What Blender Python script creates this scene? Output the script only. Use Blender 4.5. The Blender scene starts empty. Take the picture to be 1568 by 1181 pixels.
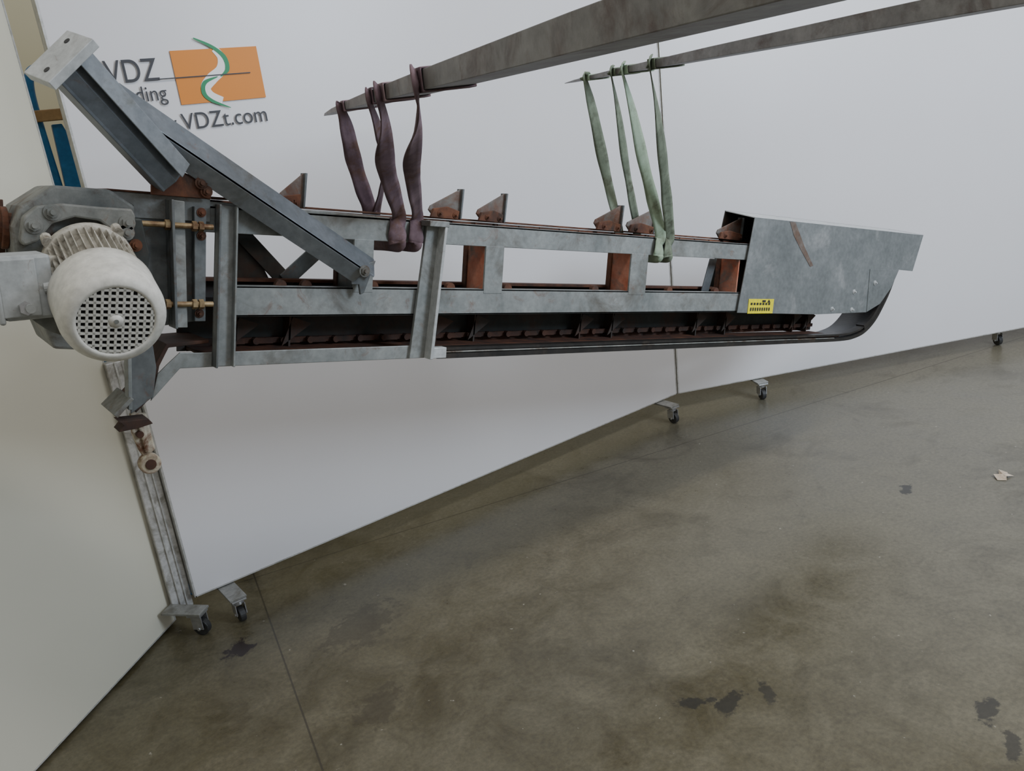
import bpy, bmesh, math, random
from mathutils import Matrix, Vector
random.seed(4)
H=1.6
COL=bpy.context.scene.collection

# ------------------------------------------------------------------ materials
def new_mat(name):
    m=bpy.data.materials.new(name); m.use_nodes=True
    nt=m.node_tree; b=nt.nodes['Principled BSDF']; return m,nt,b
def N(nt,t,**kw):
    n=nt.nodes.new(t)
    for k,v in kw.items(): setattr(n,k,v)
    return n
def noise(nt,vec,scale,detail=6,rough=.6,dist=0):
    n=N(nt,'ShaderNodeTexNoise'); n.inputs['Scale'].default_value=scale
    n.inputs['Detail'].default_value=detail; n.inputs['Roughness'].default_value=rough
    n.inputs['Distortion'].default_value=dist
    nt.links.new(vec,n.inputs['Vector']); return n.outputs['Fac']
def ramp(nt,fac,a,b,ca=(0,0,0,1),cb=(1,1,1,1)):
    r=N(nt,'ShaderNodeValToRGB'); e=r.color_ramp.elements
    e[0].position=a; e[0].color=ca; e[1].position=b; e[1].color=cb
    nt.links.new(fac,r.inputs['Fac']); return r.outputs['Color']
def mix(nt,fac,a,b):
    m=N(nt,'ShaderNodeMix',data_type='RGBA')
    if isinstance(fac,(int,float)): m.inputs[0].default_value=fac
    else: nt.links.new(fac,m.inputs[0])
    for i,v in ((6,a),(7,b)):
        if isinstance(v,tuple): m.inputs[i].default_value=v if len(v)==4 else v+(1,)
        else: nt.links.new(v,m.inputs[i])
    return m.outputs[2]
def worn(name,c1,c2,c3,scale=9,amt=(.55,.75),rough=.55,metal=.0,bump=.15,fine=60,rust=0):
    m,nt,b=new_mat(name)
    tc=N(nt,'ShaderNodeTexCoord'); v=tc.outputs['Object']
    n1=noise(nt,v,scale,8,.65); n2=noise(nt,v,scale*.6+2,10,.7,.6); n3=noise(nt,v,fine,4,.6)
    base=mix(nt,ramp(nt,n1,.35,.65),c1,c2)
    base=mix(nt,ramp(nt,n2,amt[0],amt[1]),base,c3)
    if rust:
        n4=noise(nt,v,scale*1.3+5,12,.75,1.0)
        base=mix(nt,ramp(nt,n4,.62-.05*rust,.72,(0,0,0,1),(.8,.8,.8,1)),base,(.17,.078,.038))
    sp=ramp(nt,n3,.3,.7,(.82,.82,.82,1),(1.1,1.1,1.1,1))
    mm=N(nt,'ShaderNodeMix',data_type='RGBA',blend_type='MULTIPLY'); mm.inputs[0].default_value=1
    nt.links.new(base,mm.inputs[6]); nt.links.new(sp,mm.inputs[7])
    nt.links.new(mm.outputs[2],b.inputs['Base Color'])
    b.inputs['Roughness'].default_value=rough; b.inputs['Metallic'].default_value=metal
    bp=N(nt,'ShaderNodeBump'); bp.inputs['Strength'].default_value=bump; bp.inputs['Distance'].default_value=.003
    nt.links.new(n2,bp.inputs['Height']); nt.links.new(bp.outputs['Normal'],b.inputs['Normal'])
    return m
GALV=worn('galvanised_steel',(.20,.218,.214),(.31,.328,.32),(.15,.145,.128),8,(.50,.68),.5,.25,rust=1.1)
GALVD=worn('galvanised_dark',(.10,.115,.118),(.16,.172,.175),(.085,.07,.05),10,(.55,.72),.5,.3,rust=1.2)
GALVL=worn('galvanised_bright',(.44,.46,.46),(.56,.58,.58),(.28,.28,.27),12,(.58,.72),.45,.2,rust=.5)
HOOD=worn('hood_sheet',(.16,.176,.177),(.235,.253,.255),(.34,.35,.35),5,(.55,.72),.45,.3)
RUST=worn('rusty_steel',(.08,.03,.018),(.17,.065,.03),(.045,.028,.02),18,(.45,.65),.85,.0,.4)
REDL=worn('red_primer',(.42,.115,.055),(.52,.22,.14),(.2,.15,.12),14,(.48,.62),.7,.0)
DARK=worn('dark_inner_steel',(.020,.025,.024),(.040,.047,.043),(.055,.028,.018),9,(.45,.65),.6,.1)  # near-black tone for inner and far-side parts
DRUST=worn('dark_rust',(.045,.02,.013),(.09,.037,.02),(.025,.02,.016),14,(.45,.65),.8,.0,.3)
RUB=worn('black_rubber',(.010,.010,.010),(.024,.022,.02),(.05,.037,.028),14,(.55,.75),.4,.0)
CREAM=worn('motor_paint',(.60,.59,.53),(.70,.69,.64),(.40,.34,.25),10,(.62,.78),.5,.0)
CREAM2=worn('motor_paint_dirty',(.38,.36,.30),(.55,.53,.47),(.13,.10,.065),22,(.5,.66),.6,.0)
GREYP=worn('grey_box_paint',(.32,.34,.34),(.41,.43,.43),(.2,.17,.12),12,(.6,.72),.5,.0,rust=.3)
BRASS=worn('zinc_yellow',(.28,.2,.10),(.36,.27,.15),(.13,.06,.03),30,(.45,.62),.5,.5)
CASTI=worn('cast_housing',(.15,.16,.15),(.25,.255,.235),(.09,.06,.04),14,(.5,.66),.65,.1,.4,rust=1)
PLATEF=worn('flight_steel',(.12,.11,.10),(.19,.18,.165),(.13,.06,.035),14,(.40,.58),.65,.1,.4,rust=1.5)
FORK=worn('fork_steel',(.175,.168,.162),(.25,.242,.23),(.11,.08,.07),14,(.5,.68),.5,.3,.3)
CHROME=worn('caster_zinc',(.4,.4,.4),(.5,.5,.5),(.25,.25,.23),20,(.6,.7),.3,.7)
TYRE=worn('caster_tyre',(.02,.02,.02),(.04,.04,.04),(.08,.08,.08),20)
ALU=worn('aluminium_profile',(.48,.48,.46),(.6,.6,.58),(.3,.3,.27),20,(.5,.7),.4,.3)
POST=worn('post_aluminium',(.55,.55,.54),(.68,.68,.67),(.33,.32,.29),16,(.45,.6),.35,.3)
FOOT=worn('foot_bar_steel',(.25,.25,.23),(.34,.34,.32),(.16,.15,.12),20,(.5,.7),.4,.4)
BLUE=worn('blue_paint',(.02,.15,.36),(.03,.2,.45),(.02,.06,.12),12,(.6,.7),.4)
WOODY=worn('timber',(.34,.20,.08),(.42,.27,.12),(.2,.13,.08),10)
YEL=worn('label_yellow',(.75,.66,.01),(.8,.70,.015),(.6,.52,.03),20)
INK=worn('label_ink',(.02,.02,.02),(.03,.03,.03),(.05,.05,.05),20)
def strapmat(name,a,b,c):
    m,nt,bs=new_mat(name); tc=N(nt,'ShaderNodeTexCoord'); v=tc.outputs['Object']
    col=mix(nt,ramp(nt,noise(nt,v,9,6,.7),.4,.6),a,b); col=mix(nt,ramp(nt,noise(nt,v,17,6,.7),.5,.7),col,c)
    nt.links.new(col,bs.inputs['Base Color']); bs.inputs['Roughness'].default_value=.9
    return m
PURP=strapmat('purple_webbing',(.11,.07,.085),(.20,.135,.155),(.12,.06,.035))
PURPT=strapmat('faded_purple_webbing',(.25,.17,.19),(.34,.25,.26),(.16,.10,.09))
GREEN=strapmat('green_webbing',(.13,.155,.11),(.21,.25,.18),(.065,.065,.04))
GREENT=strapmat('green_webbing_clean',(.25,.32,.22),(.33,.42,.31),(.16,.18,.12))

def wallmat(name,c1,c2,rough=.45):
    m,nt,b=new_mat(name); tc=N(nt,'ShaderNodeTexCoord'); v=tc.outputs['Object']
    nt.links.new(mix(nt,ramp(nt,noise(nt,v,1.2,3),.3,.7),c1,c2),b.inputs['Base Color'])
    b.inputs['Roughness'].default_value=rough; return m
PANEL=wallmat('white_panel',(.68,.675,.69),(.71,.705,.72),.36)
PANELC=wallmat('cream_panel',(.60,.582,.48),(.63,.612,.51),.38)
FARW=wallmat('cream_wall',(.70,.64,.42),(.74,.68,.46),.6)

# floor ------------------------------------------------------------
def floor_mat():
    m,nt,b=new_mat('polished_concrete'); tc=N(nt,'ShaderNodeTexCoord'); v=tc.outputs['Object']; L=nt.links.new
    big=noise(nt,v,.9,6,.6,.4); med=noise(nt,v,4.5,9,.72,.5); fine=noise(nt,v,70,4,.7)
    col=mix(nt,ramp(nt,big,.38,.62),(.066,.054,.024),(.110,.095,.053))
    col=mix(nt,ramp(nt,med,.38,.75),col,(.165,.148,.098))
    sx=N(nt,'ShaderNodeSeparateXYZ'); L(v,sx.inputs[0])
    mr=N(nt,'ShaderNodeMapRange'); mr.inputs[1].default_value=1.0; mr.inputs[2].default_value=3.6; mr.interpolation_type='SMOOTHSTEP'
    L(sx.outputs[0],mr.inputs[0])
    ml=N(nt,'ShaderNodeMath',operation='MULTIPLY'); ml.inputs[1].default_value=.6; L(mr.outputs[0],ml.inputs[0])
    col=mix(nt,ml.outputs[0],col,(.160,.150,.118))
    mu=N(nt,'ShaderNodeMix',data_type='RGBA',blend_type='MULTIPLY'); mu.inputs[0].default_value=1
    L(col,mu.inputs[6]); L(ramp(nt,fine,.3,.75,(.72,.72,.72,1),(1.22,1.22,1.22,1)),mu.inputs[7]); col=mu.outputs[2]
    col=mix(nt,ramp(nt,noise(nt,v,2.6,8,.7,1.2),.53,.70,(0,0,0,1),(.5,.5,.5,1)),col,(.038,.031,.016))
    col=mix(nt,ramp(nt,noise(nt,v,7,10,.75,2.),.56,.72,(0,0,0,1),(.45,.45,.45,1)),col,(.042,.035,.022))
    col=mix(nt,ramp(nt,noise(nt,v,11,10,.8,1.),.64,.74,(0,0,0,1),(.35,.35,.35,1)),col,(.25,.23,.175))
    col=mix(nt,ramp(nt,noise(nt,v,38,2,.5),.74,.77,(0,0,0,1),(.6,.6,.6,1)),col,(.36,.34,.28))
    def M(op,a,b=None):
        n=N(nt,'ShaderNodeMath',operation=op)
        for i,q in enumerate((a,b)):
            if q is None: continue
            if isinstance(q,(int,float)): n.inputs[i].default_value=q
            else: L(q,n.inputs[i])
        return n.outputs[0]
    wob=noise(nt,v,22,4,.7); X,Y=sx.outputs[0],sx.outputs[1]
    a1=(.975,-.222); c1=.975*.818-.222*2.967
    for (a,bb,c) in ((.975,-.222,c1),(.975,-.222,c1+4.5),(.222,.975,.222*.818+.975*2.967)):
        d=M('ABSOLUTE',M('SUBTRACT',M('ADD',M('MULTIPLY',X,a),M('MULTIPLY',Y,bb)),c))
        k=M('LESS_THAN',d,.0028); col=mix(nt,M('MULTIPLY',k,.7),col,(.03,.024,.016))
    for (x,y,rx,ry,ang,cc,st) in ((.596,2.549,.060,.045,.3,(.016,.007,.005),1.0),(2.951,1.517,.05,.022,.5,(.02,.018,.014),.9),
        (1.50,1.235,.06,.03,.2,(.02,.018,.014),.8),(1.43,1.31,.06,.022,-.6,(.02,.018,.014),.8),(1.60,1.19,.05,.02,.9,(.02,.018,.014),.7),
        (1.917,.755,.06,.025,.3,(.02,.018,.014),.8),(1.84,.66,.05,.022,.5,(.02,.018,.014),.75),(.95,2.35,.16,.10,.3,(.036,.027,.015),.5),
        (.80,1.95,.10,.07,.6,(.036,.027,.015),.45)):
        ca,sa=math.cos(ang),math.sin(ang)
        dx=M('SUBTRACT',X,x); dy=M('SUBTRACT',Y,y)
        u=M('DIVIDE',M('ADD',M('MULTIPLY',dx,ca),M('MULTIPLY',dy,sa)),rx)
        w=M('DIVIDE',M('SUBTRACT',M('MULTIPLY',dy,ca),M('MULTIPLY',dx,sa)),ry)
        r=M('SQRT',M('ADD',M('MULTIPLY',u,u),M('MULTIPLY',w,w)))
        r=M('ADD',r,M('MULTIPLY',M('SUBTRACT',wob,.5),3.2))
        k=ramp(nt,r,.7,1.0,(st,st,st,1),(0,0,0,1)); col=mix(nt,k,col,cc)
    L(col,b.inputs['Base Color'])
    L(ramp(nt,med,.3,.7,(.24,.24,.24,1),(.42,.42,.42,1)),b.inputs['Roughness'])
    bp=N(nt,'ShaderNodeBump'); bp.inputs['Strength'].default_value=.08; bp.inputs['Distance'].default_value=.002
    L(med,bp.inputs['Height']); L(bp.outputs['Normal'],b.inputs['Normal'])
    return m
FLOOR=floor_mat()

# ------------------------------------------------------------------ mesh helpers
def obj(name,bm,mat,parent=None,bevel=0,smooth=False):
    me=bpy.data.meshes.new(name); bmesh.ops.recalc_face_normals(bm,faces=bm.faces); bm.to_mesh(me); bm.free()
    o=bpy.data.objects.new(name,me); COL.objects.link(o)
    for mm in (mat if isinstance(mat,(list,tuple)) else [mat]): me.materials.append(mm)
    if parent: o.parent=parent
    if smooth:
        for p in me.polygons: p.use_smooth=True
    if bevel:
        bv=o.modifiers.new('bevel','BEVEL'); bv.width=bevel; bv.segments=2; bv.limit_method='ANGLE'
    return o
def add_prism(bm,poly,y0,y1):
    """poly in (s,w); extruded along depth"""
    a=[bm.verts.new((p[0],y0,p[1])) for p in poly]; b=[bm.verts.new((p[0],y1,p[1])) for p in poly]
    bm.faces.new(a); bm.faces.new(b[::-1]); n=len(poly)
    for i in range(n): bm.faces.new((a[i],b[i],b[(i+1)%n],a[(i+1)%n]))
def add_box(bm,x0,x1,y0,y1,z0,z1): add_prism(bm,[(x0,z0),(x1,z0),(x1,z1),(x0,z1)],y0,y1)
def box(name,x0,x1,y0,y1,z0,z1,mat,parent=None,bevel=.002):
    bm=bmesh.new(); add_box(bm,x0,x1,y0,y1,z0,z1); return obj(name,bm,mat,parent,bevel)
def prism(name,poly,y0,y1,mat,parent=None,bevel=.0015):
    bm=bmesh.new(); add_prism(bm,poly,y0,y1); return obj(name,bm,mat,parent,bevel)
def add_cyl(bm,a,b,r,n=20,r2=None):
    a=Vector(a); b=Vector(b); d=b-a; q=d.to_track_quat('Z','Y').to_matrix().to_4x4(); q.translation=(a+b)/2
    bmesh.ops.create_cone(bm,cap_ends=True,segments=n,radius1=r,radius2=r if r2 is None else r2,depth=d.length,matrix=q)
def cyl(name,a,b,r,mat,parent=None,n=24,r2=None,bevel=0):
    bm=bmesh.new(); add_cyl(bm,a,b,r,n,r2); return obj(name,bm,mat,parent,bevel)
def bolts(name,pts,mat,parent,r=.009,h=.007):
    bm=bmesh.new()
    for p in pts:
        add_cyl(bm,p,(p[0],p[1]-h,p[2]),r,6); add_cyl(bm,(p[0],p[1]-h,p[2]),(p[0],p[1]-h-.006,p[2]),r*.5,10)
        add_cyl(bm,(p[0],p[1]+.001,p[2]),(p[0],p[1]-.002,p[2]),r*1.45,16)
    return obj(name,bm,mat,parent)
def tube(name,pts,r,mat,parent=None):
    c=bpy.data.curves.new(name,'CURVE'); c.dimensions='3D'; c.bevel_depth=r; c.bevel_resolution=4
    s=c.splines.new('NURBS'); s.points.add(len(pts)-1); s.use_endpoint_u=True; s.order_u=3
    for i,p in enumerate(pts): s.points[i].co=(*p,1)
    o=bpy.data.objects.new(name,c); COL.objects.link(o); c.materials.append(mat); o.parent=parent; return o
def catmull(P,n=8):
    P=[Vector(p) for p in P]; out=[]
    for i in range(len(P)-1):
        p0=P[max(i-1,0)];p1=P[i];p2=P[i+1];p3=P[min(i+2,len(P)-1)]
        for k in range(n):
            t=k/n; out.append(.5*((2*p1)+(-p0+p2)*t+(2*p0-5*p1+4*p2-p3)*t*t+(-p0+3*p1-3*p2+p3)*t**3))
    out.append(P[-1]); return out
def beam(name,a,b,up,prof,mat,parent,bevel=.0015):
    """sweep closed profile [(u,v)] from a to b; v along 'up', u along up x dir"""
    a=Vector(a);b=Vector(b);d=(b-a).normalized();up=Vector(up);up=(up-d*up.dot(d)).normalized();u=up.cross(d)
    bm=bmesh.new(); A=[bm.verts.new(a+u*p[0]+up*p[1]) for p in prof];B=[bm.verts.new(b+u*p[0]+up*p[1]) for p in prof]
    bm.faces.new(A);bm.faces.new(B[::-1]);n=len(prof)
    for i in range(n): bm.faces.new((A[i],B[i],B[(i+1)%n],A[(i+1)%n]))
    return obj(name,bm,mat,parent,bevel)
def empty(name,loc=(0,0,0),rot=(0,0,0)):
    e=bpy.data.objects.new(name,None); e.location=loc; e.rotation_euler=rot; e.empty_display_size=.2; COL.objects.link(e); return e

# ------------------------------------------------------------------ room
bm=bmesh.new(); add_box(bm,-5,10,-5,7,-.1,0); obj('floor',bm,FLOOR)
box('wall_back',-5,10,6.8,7,0,4.5,FARW,bevel=0)
box('wall_left',-5.2,-5,-5,7,0,4.5,FARW,bevel=0)

def panel(name,a,b,z0,z1,mat,thick=.045):
    e=empty(name,(a[0],a[1],0),(0,0,math.atan2(b[1]-a[1],b[0]-a[0]))); L=math.hypot(b[0]-a[0],b[1]-a[1])
    y0,y1=(0,thick)
    box('sheet',.004,L-.004,y0,y1,z0+.004,z1-.004,mat,e,.001)
    bm=bmesh.new()
    add_box(bm,-.002,.004,y0-.001,y1+.001,z0,z1); add_box(bm,L-.004,L+.002,y0-.001,y1+.001,z0,z1)
    add_box(bm,0,L,y0-.001,y1+.001,z0,z0+.004); add_box(bm,0,L,y0-.001,y1+.001,z1-.006,z1)
    obj('edge_profile',bm,ALU,e)
    return e,L
def caster(parent,x,fwd,ang=0):
    box('foot_bar',x-.03,x+.03,-fwd-.02,.04,.088,.096,FOOT,parent,.001)
    bm=bmesh.new(); cx,cy=x,-fwd
    add_box(bm,cx-.026,cx+.026,cy-.026,cy+.026,.082,.088); add_cyl(bm,(cx,cy,.082),(cx,cy,.066),.018,16)
    for sx in (-.017,.017):
        add_box(bm,cx+sx-.002,cx+sx+.002,cy-.022,cy+.018,.028,.07)
    add_cyl(bm,(cx-.022,cy+.008-.015,.028),(cx+.022,cy+.008-.015,.028),.006,10)
    obj('caster_fork',bm,CHROME,parent,.0008)
    bm=bmesh.new(); add_cyl(bm,(cx-.011,cy-.007,.028),(cx+.011,cy-.007,.028),.028,24); obj('caster_wheel',bm,TYRE,parent,.003)
p1,L1=panel('partition_panel',(.563,2.82),(3.09,2.82),.1,2.6,PANEL,.05)
box('joining_post',-.075,-.006,.03,.07,.06,.98,POST,p1,.003)
bm=bmesh.new(); add_box(bm,-.05,-.044,.024,.03,.06,.98); add_box(bm,-.028,-.024,.024,.03,.06,.98); obj('joining_post_ribs',bm,ALU,p1,.001)
caster(p1,.11,.10); caster(p1,2.40,.08)
p2,L2=panel('partition_panel',(3.098,2.815),(5.38,1.75),.1,2.6,PANEL)
caster(p2,.45,.04); caster(p2,2.0,-.08)
p3,L3=panel('partition_panel',(5.385,1.748),(7.5,.70),.1,2.6,PANEL)
pl,LL=panel('partition_panel',(-1.37,1.22),(.492,2.887),.012,2.6,PANELC)
e=empty('panel_caster',(.539,2.744,0),(0,0,.7))
box('foot_bar',-.03,.03,-.03,.12,.088,.096,FOOT,e,.001)
bm=bmesh.new(); add_cyl(bm,(-.012,-.007,.03),(.012,-.007,.03),.03,24); obj('caster_wheel',bm,TYRE,e,.003)
bm=bmesh.new(); add_box(bm,-.026,.026,-.026,.026,.078,.088)
for sx in (-.018,.018): add_box(bm,sx-.002,sx+.002,-.024,.016,.028,.08)
add_cyl(bm,(-.023,-.007,.03),(.023,-.007,.03),.006,10); obj('caster_fork',bm,CHROME,e,.0008)

# ------------------------------------------------------------------ printed logo on the white panel
def flatmat(name,c):
    m,nt,b=new_mat(name); tc=N(nt,'ShaderNodeTexCoord')
    nt.links.new(mix(nt,ramp(nt,noise(nt,tc.outputs['Object'],6),.3,.7),c,tuple(x*1.05 for x in c)),b.inputs['Base Color'])
    b.inputs['Roughness'].default_value=.5; return m
OR=flatmat('print_orange',(.66,.21,.0)); GN=flatmat('print_green',(.004,.22,.08)); BK=flatmat('print_black',(.025,.025,.03)); WH=flatmat('print_white',(.85,.85,.85))
logo=empty('wall_logo',(0,2.8155,0))
box('orange_block',.898,1.178,0,.002,1.730,1.889,OR,logo,0)
def sweep(name,pts,ws,y,mat):
    P=catmull(pts,10); n=len(P); bm=bmesh.new(); prev=None
    for i,p in enumerate(P):
        t=(P[min(i+1,n-1)]-P[max(i-1,0)]).normalized(); nn=Vector((-t.z,0,t.x))
        f=i/(n-1)*(len(ws)-1); k=min(int(f),len(ws)-2); w=ws[k]+(ws[k+1]-ws[k])*(f-k)
        a=bm.verts.new((p.x+nn.x*w,y,p.z+nn.z*w)); b=bm.verts.new((p.x-nn.x*w,y,p.z-nn.z*w))
        if prev: bm.faces.new((prev[0],a,b,prev[1]))
        prev=(a,b)
    obj(name,bm,mat,logo)
V3=lambda l:[(x,0,z) for x,z in l]
sweep('white_swoosh',V3([(1.038,1.888),(1.055,1.86),(1.045,1.825),(1.01,1.80),(.985,1.775),(.995,1.75),(1.03,1.731)]),[.011,.014,.017,.015,.012],-.001,WH)
sweep('green_swoosh_upper',V3([(.978,1.922),(1.03,1.895),(1.064,1.862),(1.066,1.825),(1.04,1.805)]),[.002,.005,.007,.007,.001],-.002,GN)
sweep('green_swoosh_lower',V3([(1.03,1.805),(.985,1.79),(.975,1.76),(.995,1.735),(1.052,1.708)]),[.001,.006,.007,.005,.001],-.002,GN)
box('rule_line',.845,1.14,-.003,-.001,1.8085,1.8115,BK,logo,0)
def text(body,right,base,cap,width):
    c=bpy.data.curves.new(body,'FONT'); c.body=body; c.size=1; c.align_x='RIGHT'; c.materials.append(BK)
    o=bpy.data.objects.new('text_'+body.split('.')[0].lower(),c); COL.objects.link(o); bpy.context.view_layer.update()
    w=o.dimensions.x; me=bpy.data.meshes.new_from_object(o.evaluated_get(bpy.context.evaluated_depsgraph_get()))
    me.materials.clear(); me.materials.append(BK)
    nm=o.name; bpy.data.objects.remove(o); o=bpy.data.objects.new(nm,me); COL.objects.link(o)
    o.parent=logo; s=cap/.70; o.scale=(width/w,s,1); o.rotation_euler=(math.pi/2,0,0); o.location=(right,-.0015,base)
text('VDZ',.851,1.807,.066,.155)
text('Trading',.861,1.749,.045,.178)
text('www.VDZt.com',1.172,1.655,.050,.44)

# ------------------------------------------------------------------ scraper conveyor (local axes: x along, y depth, z across)
AL=math.radians(12.95)
mc=empty('scraper_conveyor',(0,0,H),(0,AL,0))
Y0,Y1=1.90,2.05
def channel(name,s0,s1,w0,w1,y,depth,mat,t=.005):
    bm=bmesh.new(); sg=1 if depth>0 else -1
    add_box(bm,s0,s1,min(y,y+sg*t),max(y,y+sg*t),w0,w1)
    add_box(bm,s0,s1,min(y,y+depth),max(y,y+depth),w1-t,w1); add_box(bm,s0,s1,min(y,y+depth),max(y,y+depth),w0,w0+t)
    return obj(name,bm,mat,mc,.001)
prism('top_rail_near',[(.60,-.042),(2.575,-.042),(2.575,.016),(1.21,.016),(.60,.026)],Y0,Y0+.006,GALV,mc)
box('top_rail_near_flange',.60,2.575,Y0,Y0+.04,.010,.016,GALV,mc,.001)
channel('top_rail_far',.42,2.6,-.03,.024,Y1,-.035,GALVD)
box('top_wear_strip',.40,2.6,Y1-.035,Y1,.026,.031,RUST,mc,.001)
channel('mid_beam_near',.66,2.56,-.231,-.160,Y0,.035,GALV)
channel('mid_beam_far',.60,2.56,-.225,-.152,Y1,-.035,DARK)
box('mid_beam_wear_strip',.60,2.56,Y1-.05,Y1-.012,-.158,-.150,RUST,mc,.001)
box('mid_deck',.62,2.58,Y0+.006,Y1-.006,-.205,-.2,DARK,mc,.001)
prism('bracket_drive_end',[(.632,-.343),(.678,-.343),(.684,.018),(.640,.020)],Y0-.012,Y0-.004,GALV,mc)
prism('bracket_drive_end_flange',[(.632,-.343),(.637,-.343),(.645,.020),(.640,.020)],Y0-.035,Y0-.004,GALVD,mc)
prism('bracket_drive_end_flange_2',[(.673,-.343),(.678,-.343),(.684,.018),(.679,.018)],Y0-.03,Y0-.004,GALV,mc)
prism('bracket_centre',[(1.150,-.345),(1.205,-.345),(1.232,.017),(1.188,.019)],Y0-.014,Y0-.004,GALV,mc)
prism('bracket_centre_flange',[(1.195,-.345),(1.205,-.345),(1.232,.017),(1.224,.017)],Y0-.045,Y0-.004,GALVL,mc)
prism('bracket_centre_cap',[(1.175,.003),(1.235,.003),(1.235,.018),(1.175,.018)],Y0-.046,Y0-.002,GALV,mc)
prism('bracket_centre_foot',[(1.205,-.345),(1.256,-.345),(1.256,-.316),(1.205,-.316)],Y0-.03,Y0-.004,GALVL,mc)
prism('bottom_rail',[(.50,-.415),(.563,-.345),(.643,-.345),(1.16,-.347),(1.16,-.312),(.60,-.311),(.563,-.309),(.535,-.335),(.515,-.355),(.507,-.39)],Y0-.004,Y0+.002,GALV,mc)
prism('bottom_rail_lip',[(.507,-.402),(.47,-.44),(.465,-.43),(.50,-.39),(.51,-.336),(.535,-.289),(.628,-.283),(.628,-.29),(.54,-.298),(.52,-.338)],Y0+.0,Y1,DRUST,mc)
prism('discharge_apron',[(.458,-.44),(.505,-.405),(.512,-.34),(.50,-.25),(.455,-.25)],Y0-.006,Y0+.0,GALVD,mc)
prism('discharge_apron_edge',[(.452,-.43),(.460,-.43),(.460,-.25),(.452,-.25)],Y0-.012,Y0+.02,GALV,mc)
prism('discharge_lip',[(.420,-.436),(.455,-.40),(.462,-.405),(.428,-.444)],Y0-.02,Y1-.05,CASTI,mc)
prism('discharge_hook',[(.43,-.452),(.49,-.45),(.50,-.462),(.47,-.47),(.43,-.475),(.44,-.462)],Y0-.02,Y0+.03,DRUST,mc)
bm=bmesh.new(); add_box(bm,.60,3.26,Y1-.006,Y1,-.33,-.20); obj('trough_back',bm,DARK,mc)
box('trough_back_rust_band',.62,3.24,Y1-.010,Y1-.006,-.33,-.300,DRUST,mc,.001)
prism('trough_floor',[(.62,-.318),(3.26,-.335),(3.26,-.341),(.62,-.325)],Y0+.004,Y1,RUST,mc)
def arc_pts(off):
    base=[(1.24,-.350),(2.2,-.355),(3.0,-.358),(3.26,-.357),(3.36,-.348),(3.44,-.325),(3.51,-.277),(3.56,-.215),(3.60,-.15),(3.63,-.08),(3.645,-.03)]
    P=catmull([(x,0,z) for x,z in base],6); out=[]
    for i,p in enumerate(P):
        t=(P[min(i+1,len(P)-1)]-P[max(i-1,0)]).normalized(); out.append((p.x-t.z*off,p.z+t.x*off))
    return out
o1=arc_pts(0); o2=arc_pts(.014)
def strip(name,a,b,y0,y1,mat):
    bm=bmesh.new(); prev=None
    for p,q in zip(a,b):
        v=[bm.verts.new((p[0],y0,p[1])),bm.verts.new((q[0],y0,q[1])),bm.verts.new((q[0],y1,q[1])),bm.verts.new((p[0],y1,p[1]))]
        if prev:
            for i in range(4): bm.faces.new((prev[i],v[i],v[(i+1)%4],prev[(i+1)%4]))
        else: bm.faces.new(v)
        prev=v
    bm.faces.new(prev[::-1]); return obj(name,bm,mat,mc)
strip('skirt_outer',o1,o2,Y0-.01,Y1,RUB)
strip('skirt_inner_lip',arc_pts(.022),arc_pts(.030),Y0-.006,Y0+.03,RUB)
prism('skirt_seam',[(1.24,-.334),(3.2,-.345),(3.2,-.342),(1.24,-.330)],Y0-.012,Y0-.004,CASTI,mc)
strip('end_curve_tube',arc_pts(.004)[30:],arc_pts(.034)[30:],Y0-.008,Y0+.03,RUB)
bm=bmesh.new()
for s in (.725,.863,1.303,1.437,1.862,2.009,2.444,2.615,3.06,3.16):
    add_prism(bm,[(s-.003,-.33),(s+.002,-.33),(s+.005,-.225),(s,-.225)],Y0+.10,Y1-.01)
    add_prism(bm,[(s-.02,-.318),(s+.06,-.262),(s+.009,-.245)],Y0+.10,Y0+.106)
obj('return_flights',bm,worn('flight_dark',(.035,.036,.033),(.06,.052,.044),(.07,.035,.022),12,(.42,.6),.7,.05),mc)  # darker steel tone for the flights in the trough
# return chain lying in the trough: side plates and round rollers
bm=bmesh.new(); s=.70
while s<3.2:
    add_box(bm,s,s+.052,Y0+.110,Y0+.113,-.312,-.298); add_box(bm,s+.036,s+.088,Y0+.120,Y0+.123,-.312,-.298)
    add_cyl(bm,(s+.008,Y0+.106,-.305),(s+.008,Y0+.125,-.305),.009,12); s+=.072
obj('return_chain',bm,DRUST,mc)
bm=bmesh.new()
s=.45
while s<2.7:
    add_box(bm,s,s+.06,Y0+.085,Y0+.09,.008,.022); add_box(bm,s+.04,s+.10,Y0+.10,Y0+.105,.008,.022); s+=.08
obj('drive_chain',bm,RUST,mc)
for i,(tip,left) in enumerate(((.893,.826),(1.363,1.257),(1.518,1.419),(2.0,1.883),(2.158,2.03),(2.64,2.50))):
    prism('flight_plate_%d'%(i+1),[(left,.048),(left+.006,.060),(tip-.004,.110),(tip+.004,.112),(tip-.002,.028),(left+.02,.028)],1.995,2.001,PLATEF,mc,.001)
    prism('flight_plate_edge_%d'%(i+1),[(tip-.006,.028),(tip-.001,.028),(tip+.004,.112),(tip-.002,.112)],1.985,2.015,GALVD,mc,.001)
    prism('flight_shoe_%d'%(i+1),[(left-.004,.028),(tip-.02,.026),(tip-.016,.050),(left+.05,.060),(left+.004,.052)],1.975,1.985,RUST,mc,.002)
    bolts('flight_bolt_%d'%(i+1),[(left+.025,1.975,.040),(tip-.03,1.975,.038)],RUST,mc,.006,.004)
bm=bmesh.new()
for s in (.81,.875,1.06,1.30,1.50,1.85,2.2,2.45): add_cyl(bm,(s,Y0+.03,-.160),(s,Y0+.045,-.160),.014,16)
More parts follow.
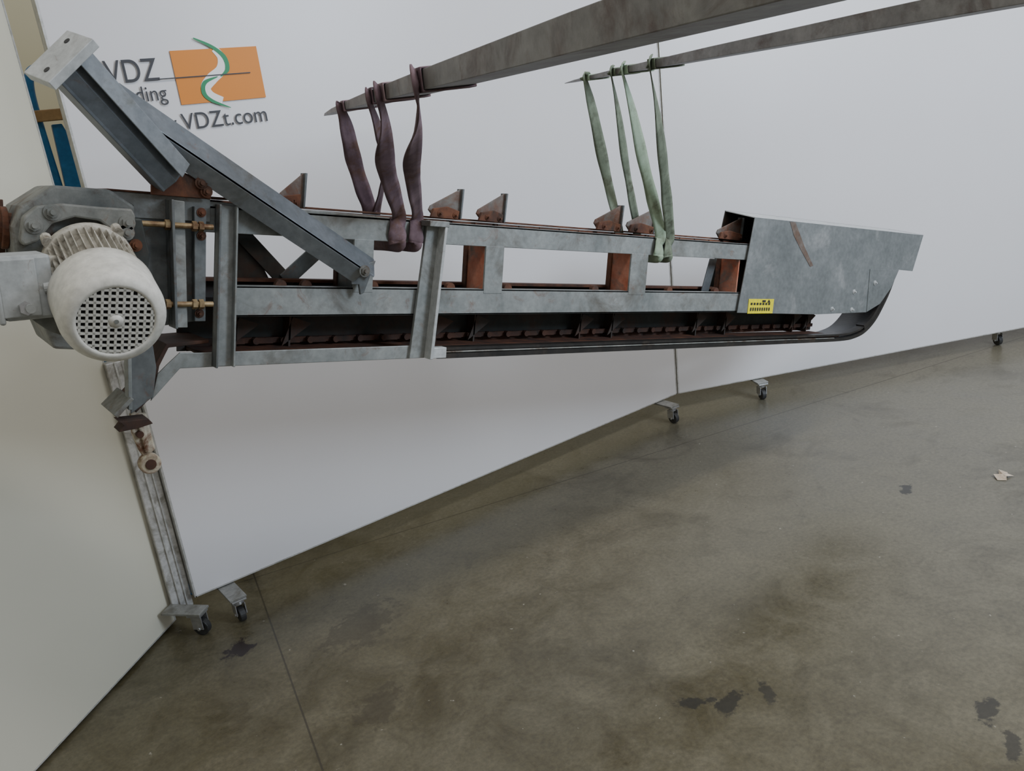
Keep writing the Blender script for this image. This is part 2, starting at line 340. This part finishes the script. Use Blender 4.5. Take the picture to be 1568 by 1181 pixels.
obj('deck_rollers',bm,RUST,mc)
for i,(a,b) in enumerate(((.985,1.04),(1.39,1.454),(1.968,2.046),(2.53,2.59))):
    if i<3: box('post_face_%d'%(i+1),a,b,Y0-.001,Y0+.006,-.172,-.040,GALV,mc,.001)
    box('post_web_%d'%(i+1),a,a+.006,Y0+.006,Y0+.085,-.165,-.035,REDL if i else GALVD,mc,.001)
    box('post_back_%d'%(i+1),a-.004,a+.008,Y0+.085,Y0+.105,-.165,-.02,RUST,mc,.001)
prism('post_hood_leg',[(2.43,-.165),(2.47,-.165),(2.50,-.045),(2.46,-.045)],Y0+.08,Y0+.085,GALVD,mc)
beam('brace_far_1',(.745,2.05,-.035),(.87,2.05,-.158),(0,-1,0),[(-.02,0),(.02,0),(.02,.006),(-.02,.006)],DARK,mc)
beam('brace_far_2',(.865,2.045,-.158),(.985,2.045,-.05),(0,-1,0),[(-.02,0),(.02,0),(.02,.006),(-.02,.006)],GALVD,mc)
prism('brace_gusset',[(.70,-.045),(.77,-.045),(.83,-.155),(.70,-.155)],2.052,2.056,DARK,mc)

# end hood
front=[(2.572,.112),(3.818,.110),(3.768,-.053),(3.645,-.050),(3.60,-.12),(3.53,-.195),(3.42,-.237),(3.04,-.243),(2.53,-.233)]
prism('hood_front_sheet',front,Y0-.012,Y0-.008,HOOD,mc,.0008)
prism('hood_overlap_plate',[(3.40,-.053),(3.64,-.052),(3.595,-.13),(3.52,-.2),(3.42,-.235)],Y0-.015,Y0-.012,HOOD,mc,.0008)
prism('hood_back_sheet',[(2.594,.135),(3.80,.130),(3.75,-.04),(3.60,-.04),(3.40,-.235),(2.53,-.235)],Y1-.01,Y1-.006,DARK,mc,.0008)
def quadsheet(name,pts,mat,parent=mc,th=.003):
    bm=bmesh.new(); bm.faces.new([bm.verts.new(p) for p in pts]); o=obj(name,bm,mat,parent); sd=o.modifiers.new('s','SOLIDIFY'); sd.thickness=th; return o
quadsheet('hood_top_sheet',[(2.572,Y0-.012,.112),(3.818,Y0-.012,.110),(3.80,Y1-.006,.130),(2.594,Y1-.006,.135)],GALVL)
quadsheet('hood_end_sheet',[(3.818,Y0-.012,.110),(3.80,Y1-.006,.130),(3.75,Y1-.006,-.04),(3.768,Y0-.012,-.053)],HOOD)
bolts('hood_bolts',[(3.15,Y0-.012,-.222),(3.45,Y0-.016,-.11),(3.30,Y0-.012,-.225),(3.30,Y0-.012,-.15)],GALVL,mc,.007,.005)
prism('rust_streak',[(2.785,.109),(2.82,.109),(2.90,.02),(2.975,-.05),(2.955,-.055),(2.875,.01),(2.82,.06)],Y0-.0132,Y0-.0122,worn('rust_stain',(.13,.10,.08),(.17,.15,.135),(.12,.065,.04),25,(.4,.65),.6,.1),mc,0)
box('warning_label',2.588,2.742,Y0-.014,Y0-.0125,-.236,-.182,YEL,mc,0)
bm=bmesh.new(); yy=(Y0-.0152,Y0-.0142)
for k in range(7): add_box(bm,2.60+k*.018,2.611+k*.018,*yy,-.204,-.196)
for k in range(9): add_box(bm,2.60+k*.014,2.608+k*.014,*yy,-.226,-.214)
add_box(bm,2.67,2.69,*yy,-.194,-.186); add_prism(bm,[(2.70,-.195),(2.72,-.195),(2.71,-.184)],*yy)
obj('warning_label_print',bm,INK,mc)

# drive mounting
prism('mount_plate',[(.462,.008),(.616,.012),(.614,-.238),(.520,-.25),(.468,-.20)],Y0+.0,Y0+.008,GALVD,mc)
prism('mount_plate_edge',[(.590,.012),(.616,.012),(.614,-.238),(.590,-.238)],Y0-.02,Y0-.001,GALVD,mc)
prism('tension_angle',[(.534,.023),(.567,.021),(.572,-.25),(.540,-.25)],Y0-.03,Y0-.022,GALV,mc)
prism('tension_angle_leg',[(.534,.023),(.540,.023),(.546,-.25),(.540,-.25)],Y0-.05,Y0-.0,GALVD,mc)
bm=bmesh.new()
for w,s0 in ((-.030,.470),(-.198,.525)):
    add_cyl(bm,(s0,Y0-.035,w),(.625,Y0-.035,w),.006,12)
    for ss in (.580,.594): add_cyl(bm,(ss,Y0-.035,w),(ss+.010,Y0-.035,w),.011,6)
    add_cyl(bm,(.524,Y0-.035,w),(.534,Y0-.035,w),.011,6)
obj('tension_rods',bm,BRASS,mc)
bolts('mount_bolts',[(.605,Y0-.02,.0),(.605,Y0-.02,-.05),(.60,Y0-.02,-.22)],RUST,mc,.007,.005)
prism('end_cover_top',[(.422,.032),(.63,.030),(.63,-.02),(.47,-.02),(.47,.005)],Y0-.004,Y0,GALV,mc)
box('top_cover_strip',.42,.70,Y0-.006,Y1,.032,.036,RUST,mc,.001)
gh=[(.245,-.05),(.262,-.01),(.304,.022),(.32,.034),(.422,.034),(.47,.004),(.470,-.10),(.47,-.26),(.43,-.30),(.31,-.29),(.25,-.12)]
prism('gear_housing',gh,Y0-.02,Y1+.02,CASTI,mc,.006)
prism('gear_flange',[(.255,-.075),(.262,-.03),(.285,-.008),(.33,-.0),(.395,-.002),(.455,-.002),(.462,-.015),(.458,-.055),(.44,-.062),(.42,-.05),(.395,-.03),(.35,-.025),(.31,-.04),(.285,-.075),(.262,-.085)],Y0-.055,Y0-.018,CASTI,mc,.004)
bolts('gear_bolts',[(.278,Y0-.056,-.045),(.445,Y0-.056,-.03),(.443,Y0-.056,-.05),(.31,Y0-.056,-.018),(.40,Y0-.02,-.085)],CASTI,mc,.011,.009)
bm=bmesh.new(); add_cyl(bm,(.17,1.95,-.055),(.26,1.95,-.055),.03,20); add_cyl(bm,(.235,1.95,-.055),(.247,1.95,-.055),.042,20); obj('drive_shaft_stub',bm,RUST,mc,.002)
prism('shaft_guard',[(.20,.0),(.245,.0),(.245,-.11),(.20,-.11),(.19,-.05)],1.97,2.0,RUST,mc)
prism('gearbox_flank',[(.43,-.02),(.475,-.02),(.49,-.09),(.48,-.2),(.455,-.23),(.42,-.16)],Y0-.05,Y0-.0,DARK,mc,.004)
bolts('gearbox_flank_bolts',[(.462,Y0-.05,-.075),(.468,Y0-.05,-.12)],RUST,mc,.009,.008)

# arms
a=Vector((.463,1.868,.216)); b=Vector((1.019,1.868,-.098)); d=(b-a).normalized(); nrm=Vector((-d.z,0,d.x))
def arm_piece(name,o0,o1,y0,y1,mat,ext=0):
    """bar parallel to the long arm: offsets below its top edge, depth y0..y1"""
    bm=bmesh.new(); A=a-d*.03; B=b+d*ext; vs=[]
    for P in (A,B):
        for o,y in ((o0[0],y0),(o1[0],y1),(o1[1],y1),(o0[1],y0)):
            q=P-nrm*o; vs.append(bm.verts.new((q.x,y,q.z)))
    f=vs[:4]; g=vs[4:]; bm.faces.new(f); bm.faces.new(g[::-1])
    for i in range(4): bm.faces.new((f[i],g[i],g[(i+1)%4],f[(i+1)%4]))
    return obj(name,bm,mat,mc,.001)
BLG=worn('galvanised_blue',(.12,.14,.16),(.172,.193,.215),(.095,.09,.075),10,(.55,.72),.42,.35,rust=.5)
BLG2=worn('galvanised_blue_lit',(.20,.223,.243),(.265,.29,.31),(.14,.14,.12),10,(.55,.72),.45,.3,rust=.5)  # paler copy of the arm steel: light on the brighter faces put into colour
arm_piece('long_arm_upper_leg',(.026,.032),(-.018,-.012),1.845,1.89,BLG,.01)
arm_piece('long_arm_lower_leg',(.026,.032),(.060,.066),1.845,1.868,BLG2,-.02)
prism('long_arm_end_tab',[(.96,-.11),(1.03,-.09),(1.0,-.17),(.99,-.175),(.985,-.15),(.965,-.15)],1.868,1.876,GALVD,mc)
bolts('long_arm_bolt',[(.985,1.842,-.115)],CASTI,mc,.010,.006)
sa0=Vector((.535,1.86,.066)); sa1=Vector((.322,1.75,.247)); dd=(sa1-sa0).normalized()
beam('short_arm',sa0,sa1,(0,-1,0),[(-.034,-.028),(.034,-.028),(.034,.016),(.028,.016),(.002,.024),(-.034,.016)],BLG,mc)
beam('short_arm_top_leg',sa0+Vector((.002,-.012,.004)),sa1+Vector((.002,-.012,.004)),(0,-1,0),[(-.040,.010),(-.006,.022),(-.006,.028),(-.040,.016)],BLG2,mc)
up=Vector((0,1,0)); up=(up-dd*up.dot(dd)).normalized(); uu=up.cross(dd)
beam('short_arm_end_plate',sa1,sa1+dd*.018,up,[(-.056,-.048),(.056,-.048),(.056,.042),(-.056,.042)],GALVL,mc)
for i,(p,q) in enumerate(((-.034,-.012),(.034,.012))):
    c=sa1+dd*.0175+uu*p+up*q; cyl('end_plate_hole_%d'%(i+1),c,c+dd*.0015,.006,INK,mc,12)
prism('arm_hanger_plate',[(.50,.05),(.548,.088),(.60,.07),(.625,.03),(.50,.03)],1.872,1.88,RUST,mc)
bolts('arm_hanger_bolts',[(.612,1.868,.045),(.60,1.866,.062),(.545,1.866,.075)],RUST,mc,.009,.006)

# hanging worn chain end with its round end boss
TAILP=worn('chain_tail_paint',(.40,.34,.23),(.55,.51,.42),(.14,.06,.03),26,(.46,.60),.8)
bm=bmesh.new()
add_prism(bm,[(.470,-.452),(.505,-.455),(.514,-.50),(.524,-.54),(.500,-.56),(.488,-.54),(.474,-.50)],1.95,1.966)
add_cyl(bm,(.510,1.966,-.572),(.510,1.940,-.572),.024,24)
add_prism(bm,[(.484,-.475),(.500,-.475),(.510,-.545),(.500,-.545)],1.942,1.951)
obj('chain_tail',bm,TAILP,mc,.004)
bm=bmesh.new(); add_cyl(bm,(.510,1.942,-.572),(.510,1.937,-.572),.012,16); add_cyl(bm,(.488,1.955,-.50),(.488,1.938,-.50),.008,16)
obj('chain_tail_pins',bm,DRUST,mc,.001)

# motor -------------------------------------------------------------
F=Vector((.3537,1.55,-.194)); B=Vector((.3667,1.85,-.0998)); ax=(B-F).normalized()
up=Vector((0,0,1)); xx=up.cross(ax).normalized()*-1; yy=ax.cross(xx)
MM=Matrix((xx,yy,ax)).transposed().to_4x4(); MM.translation=F
mot=bpy.data.objects.new('gear_motor',None); COL.objects.link(mot); mot.parent=mc; mot.matrix_local=MM
def lathe(name,prof,mat,n=64,parent=mot):
    bm=bmesh.new(); rings=[]
    for r,z in prof:
        rings.append([bm.verts.new((r*math.cos(2*math.pi*i/n),r*math.sin(2*math.pi*i/n),z)) for i in range(n)])
    for k in range(len(rings)-1):
        for i in range(n): bm.faces.new((rings[k][i],rings[k][(i+1)%n],rings[k+1][(i+1)%n],rings[k+1][i]))
    return obj(name,bm,mat,parent,0,True)
lathe('fan_cowl',[(.062,.004),(.063,-.001),(.069,-.001),(.077,.003),(.083,.010),(.087,.020),(.089,.034),(.090,.10),(.091,.118),(.0875,.118)],CREAM)
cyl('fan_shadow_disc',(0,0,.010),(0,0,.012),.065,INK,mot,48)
bm=bmesh.new(); R=.063
for k in range(-5,6):
    c=k*.0115; h=math.sqrt(max(R*R-c*c,0))
    if h<.012: continue
    add_box(bm,c-.0021,c+.0021,-h,h,-.0005,.004)
    add_box(bm,-h,h,c-.0021,c+.0021,-.0005,.004)
obj('fan_grille',bm,CREAM,mot)
lathe('grille_hub',[(.0,-.0015),(.0115,-.0015),(.0125,.004)],CREAM,32); cyl('grille_hub_cap',(0,0,-.003),(0,0,0),.004,CASTI,mot,16)
lathe('stator_core',[(.070,.10),(.070,.262)],CREAM2)
bm=bmesh.new()
for i in range(40):
    t=2*math.pi*i/40
    m=Matrix.Rotation(t,4,'Z'); vs=[m@Vector(v) for v in ((.067,-.0012,.118),(.0835,-.0009,.118),(.0835,-.0009,.25),(.067,-.0012,.25))]
    ws=[m@Vector(v) for v in ((.067,.0012,.118),(.0835,.0009,.118),(.0835,.0009,.25),(.067,.0012,.25))]
    A=[bm.verts.new(v) for v in vs];Bv=[bm.verts.new(v) for v in ws]
    bm.faces.new(A);bm.faces.new(Bv[::-1])
    for j in range(4): bm.faces.new((A[j],Bv[j],Bv[(j+1)%4],A[(j+1)%4]))
obj('cooling_fins',bm,CREAM2,mot)
lathe('end_shield',[(.05,.25),(.082,.25),(.084,.256),(.084,.272),(.075,.28),(.062,.30),(.06,.34),(.0,.34)],CREAM2)
bm=bmesh.new()
for t in (.6,2.2,3.7,5.3):
    c=(.086*math.cos(t),.086*math.sin(t)); add_cyl(bm,(c[0],c[1],.255),(c[0],c[1],.285),.010,10)
obj('end_shield_lugs',bm,CREAM2,mot)
tb=empty('terminal_box_mount'); tb.parent=mc; tb.location=(.236,1.72,-.148); tb.rotation_euler=(0,-.10,0)
box('terminal_box',-.037,.045,-.045,.06,-.058,.055,GREYP,tb,.006)
box('terminal_box_lid',-.047,-.037,-.050,.065,-.063,.060,GREYP,tb,.004)
box('terminal_box_front_frame',-.040,.02,-.050,-.045,-.052,.05,GREYP,tb,.003)
cyl('cable_gland',(-.005,-.045,-.035),(-.005,-.066,-.035),.012,CHROME,tb,6); cyl('cable_gland_cap',(.0,-.064,-.035),(.0,-.074,-.035),.008,GREYP,tb,16)
cyl('conduit_plug',(.03,-.04,-.005),(.075,-.05,-.003),.011,GREYP,tb,16)
prism('terminal_box_bracket',[(.0,-.055),(.045,-.055),(.05,-.095),(.03,-.085)],-.02,.0,CASTI,tb)
prism('motor_neck_box',[(.03,-.05),(.09,-.04),(.09,.045),(.03,.05)],.0,.07,CREAM2,tb,.004)

# ------------------------------------------------------------------ forklift tines
fk=empty('forklift_forks')
tips=[(Vector((1.211,2.45,1.645)),Vector((-.305,-.952,0))),(Vector((1.978,2.208,1.6596)),Vector((-.307,-.952,0)))]
HW=.042
SECS=[(0,.014,.002),(.1,.026,.006),(.3,.036,.012),(.6,.041,.019),(.9,.042,.025),(1.4,.042,.032),(1.9,.042,.037),(2.75,.042,.040)]
def th_at(l):
    for (l0,h0,t0),(l1,h1,t1) in zip(SECS,SECS[1:]):
        if l<=l1: f=(l-l0)/(l1-l0); return h0+(h1-h0)*f,t0+(t1-t0)*f
    return HW,.05
for i,(T,D) in enumerate(tips):
    D=D.normalized(); S=Vector((-D.y,D.x,0)); bm=bmesh.new(); prev=None
    for (l,hw,t) in SECS:
        P=T+D*l; v=[bm.verts.new(P+S*hw),bm.verts.new(P-S*hw),bm.verts.new(P-S*hw*.97+Vector((0,0,t))),bm.verts.new(P+S*hw*.97+Vector((0,0,t)))]
        if prev:
            for k in range(4): bm.faces.new((prev[k],v[k],v[(k+1)%4],prev[(k+1)%4]))
        else: bm.faces.new(v)
        prev=v
    bm.faces.new(prev[::-1]); obj('tine_%d'%(i+1),bm,FORK,fk,.002)
    E=T+D*2.72
    beam('shank_%d'%(i+1),E,E+Vector((0,0,.6)),D,[(-.042,-.0),(.042,-.0),(.042,.04),(-.042,.04)],FORK,fk)
E0=tips[0][0]+tips[0][1].normalized()*2.78; E1=tips[1][0]+tips[1][1].normalized()*2.78; dv=(E1-E0).normalized()
for k,z in enumerate((.12,.5)):
    beam('carriage_bar_%d'%(k+1),E0-dv*.2+Vector((0,0,z)),E1+dv*.3+Vector((0,0,z)),(0,0,1),[(-.02,-.05),(.02,-.05),(.02,.05),(-.02,.05)],FORK,fk)
def tine_frame(i,Yv):
    T,D=tips[i]; Dn=D.normalized(); l=(T.y-Yv)/abs(Dn.y); P=T+Dn*l; S=Vector((-Dn.y,Dn.x,0)); S=S if S.x<0 else -S
    return P,Dn,S,l   # S points to the left (toward -X)

# slings -------------------------------------------------------------
def m2w(s,y,w): return Vector((s*math.cos(AL)+w*math.sin(AL),y,H-s*math.sin(AL)+w*math.cos(AL)))
def ribbon(name,pts,width,twists,mat,parent,seg=8,wd0=Vector((1,0,0)),crumple=.0):
    P=catmull(pts,seg); n=len(P); bm=bmesh.new(); prev=None
    for i,p in enumerate(P):
        t=(P[min(i+1,n-1)]-P[max(i-1,0)]).normalized(); f=i/(n-1)*(len(twists)-1); k=min(int(f),len(twists)-2); an=twists[k]+(twists[k+1]-twists[k])*(f-k)
        w0=(wd0-t*wd0.dot(t)); w0=w0.normalized() if w0.length>1e-3 else Vector((0,1,0)); w1=t.cross(w0)
        w=w0*math.cos(an)+w1*math.sin(an); nn=t.cross(w); ww=width*(1+.05*math.sin(i*.5))
        row=[bm.verts.new(p+w*(q*ww/2)+nn*(crumple*(abs(q)**1.3)*math.sin(i*.25+q))) for q in (-1,-.5,0,.5,1)]
        if prev:
            for j in range(4): bm.faces.new((prev[j],row[j],row[j+1],prev[j+1]))
        prev=row
    o=obj(name,bm,mat,parent,0,True); sd=o.modifiers.new('thick','SOLIDIFY'); sd.thickness=.003; sd.offset=0; return o
def collar(name,i,Yv,width,mat,parent):
    """webbing band lying round the tine"""
    P,D,S,l=tine_frame(i,Yv); hw,t=th_at(l); g=.004; bm=bmesh.new()
    out=[(hw+g,-g),(hw+g,t+g),(-hw-g,t+g),(-hw-g,-g)]; inn=[(hw+.001,-.001),(hw+.001,t+.001),(-hw-.001,t+.001),(-hw-.001,-.001)]
    R=[]
    for e in (-.5,.5):
        R.append([[bm.verts.new(P+D*(e*width)+S*p+Vector((0,0,q))) for p,q in L] for L in (out,inn)])
    for k in range(4):
        j=(k+1)%4
        bm.faces.new((R[0][0][k],R[0][0][j],R[1][0][j],R[1][0][k])); bm.faces.new((R[0][1][k],R[1][1][k],R[1][1][j],R[0][1][j]))
        for e in (0,1): bm.faces.new((R[e][0][k],R[e][0][j],R[e][1][j],R[e][1][k]))
    obj(name,bm,mat,parent,.0015)
def strand(name,i,Yv,bottom,width,tw,mat,parent,sag=(0,0,0),cr=.003,extra=(),cm=None):
    P,D,S,l=tine_frame(i,Yv); hw,t=th_at(l)
    collar(name+'_band',i,Yv,width*1.05,cm or mat,parent)
    top=P+S*(hw+.006)
    B=Vector(bottom); mid=(top+B)/2+Vector(sag)
    ribbon(name,[top+Vector((0,0,t)),top+Vector((0,0,-.005)),top.lerp(mid,.5),mid,mid.lerp(B,.5),B]+list(extra),width,tw,mat,parent,10,D,cr)
UW=-.047
def wrap(s0,s1): return [m2w(s0,1.889,-.005),m2w(s0,1.890,-.038),m2w(s0*.8+s1*.2,1.905,UW),m2w(s0*.2+s1*.8,2.045,UW),m2w(s1,2.060,-.036)]
st=empty('lifting_strap')
strand('strand_back_1',0,1.94,m2w(1.112,2.060,.03),.040,[.3,1.1,1.8,1.5,1.5],PURP,st,(-.005,0,0),.004,[m2w(1.112,2.060,-.036)],PURPT)
strand('strand_back_2',0,1.58,m2w(1.13,2.060,.03),.026,[.3,1.3,1.0,1.5],PURP,st,(.02,-.03,0),.003,[m2w(1.13,2.060,-.036)])
strand('strand_front_1',0,1.48,m2w(1.10,1.889,.03),.044,[.3,.9,1.8,1.0,1.8,1.6,1.6],PURP,st,(-.012,.0,0),.005,wrap(1.10,1.112),PURPT)
strand('strand_front_2',0,1.20,m2w(1.155,1.889,.03),.038,[.3,1.0,2.0,1.1,1.6,1.6,1.6],PURP,st,(.0,.02,0),.005,wrap(1.155,1.13))
st2=empty('lifting_strap')
strand('strand_back_1',1,2.0,m2w(2.06,2.060,.03),.036,[.3,1.2,1.7,1.2,1.5],GREEN,st2,(0,0,0),.003,[m2w(2.06,2.060,-.036)],GREENT)
strand('strand_back_2',1,1.82,m2w(2.15,2.060,.03),.030,[.3,1.1,1.5,1.4],GREEN,st2,(0,0,0),.003,[m2w(2.14,2.060,-.036)])
strand('strand_front_1',1,1.75,m2w(2.08,1.889,.03),.040,[.3,1.1,1.7,1.2,1.6,1.6],GREENT,st2,(.0,0,0),.003,wrap(2.08,2.07))
strand('strand_front_2',1,1.60,m2w(2.125,1.889,.03),.038,[.3,1.0,1.7,1.2,1.6,1.6],GREEN,st2,(.01,.0,0),.003,wrap(2.125,2.14))

# ------------------------------------------------------------------ hand truck glimpsed through the panel gap
ht=empty('hand_truck',(.50,3.12,0))
tube('frame_tube',[(.045,0,.05),(.045,0,.9),(.045,0,1.5),(.035,-.01,1.70),(.035,-.01,1.86),(.07,-.01,1.90),(.30,-.01,1.90),(.35,-.01,1.86),(.34,0,1.5),(.34,0,.05)],.014,BLUE,ht)
prism('side_plate',[(.06,1.50),(.14,1.50),(.13,1.62),(.10,1.72),(.07,1.72)],-.02,.0,BLUE,ht,.003)
box('cross_plate_low',.03,.35,-.02,.0,.80,.98,BLUE,ht,.004)
box('toe_plate',0,.38,-.08,0,0.0,.01,BLUE,ht,.002)
box('timber_slat',.02,.35,-.045,-.022,1.73,1.765,WOODY,ht,.003)
bm=bmesh.new()
for sx in (.02,.36): add_cyl(bm,(sx-.02,.1,.1),(sx+.02,.1,.1),.1,24)
obj('wheels',bm,TYRE,ht,.004)

# leaf of paper litter
bm=bmesh.new(); pts=[(-.05,.0),(-.02,.03),(.01,.02),(.04,.035),(.05,.0),(.02,-.012),(.03,-.035),(-.01,-.02),(-.03,-.03)]
c=bm.verts.new((0,0,.012)); vs=[bm.verts.new((x*.9,y*.9,.002+.008*(i%2))) for i,(x,y) in enumerate(pts)]
for i in range(len(vs)): bm.faces.new((c,vs[i],vs[(i+1)%len(vs)]))
o=obj('dry_leaf',bm,worn('leaf',(.42,.32,.22),(.52,.45,.36),(.2,.11,.05),30)); o.location=(3.275,1.296,0)

# ------------------------------------------------------------------ light
w=bpy.data.worlds.new('world'); bpy.context.scene.world=w; w.use_nodes=True
w.node_tree.nodes['Background'].inputs[0].default_value=(.98,.975,.98,1); w.node_tree.nodes['Background'].inputs[1].default_value=.44
def area(name,loc,target,sx,sy,e,c=(1,1,1)):
    l=bpy.data.lights.new(name,'AREA'); l.shape='RECTANGLE'; l.size=sx; l.size_y=sy; l.energy=e; l.color=c
    o=bpy.data.objects.new(name,l); COL.objects.link(o); o.location=loc
    o.rotation_euler=(Vector(target)-Vector(loc)).to_track_quat('-Z','Y').to_euler()
area('ceiling_light_1',(1.0,.2,4.4),(1.0,.25,0),3.0,.5,50,(1,.97,.93))
area('ceiling_light_2',(3.8,-.2,4.4),(3.8,.2,0),3.0,.5,80,(1,.98,.97))
area('right_panel_fill',(3.6,-1.8,2.7),(4.1,2.3,1.95),1.4,1.4,165,(.74,.85,1))  # unseen bluish area lamp, added to brighten the right-hand panel

# ------------------------------------------------------------------ camera
cd=bpy.data.cameras.new("camera"); cam=bpy.data.objects.new("camera",cd); COL.objects.link(cam)
bpy.context.scene.camera=cam
M=Matrix(((.78208,.27869,-.55739),(-.61272,.18073,-.76936),(-.11368,.94322,.31211))).to_4x4(); M.translation=(0,0,H); cam.matrix_world=M
cd.lens=29.388; cd.sensor_width=36; cd.clip_start=.02
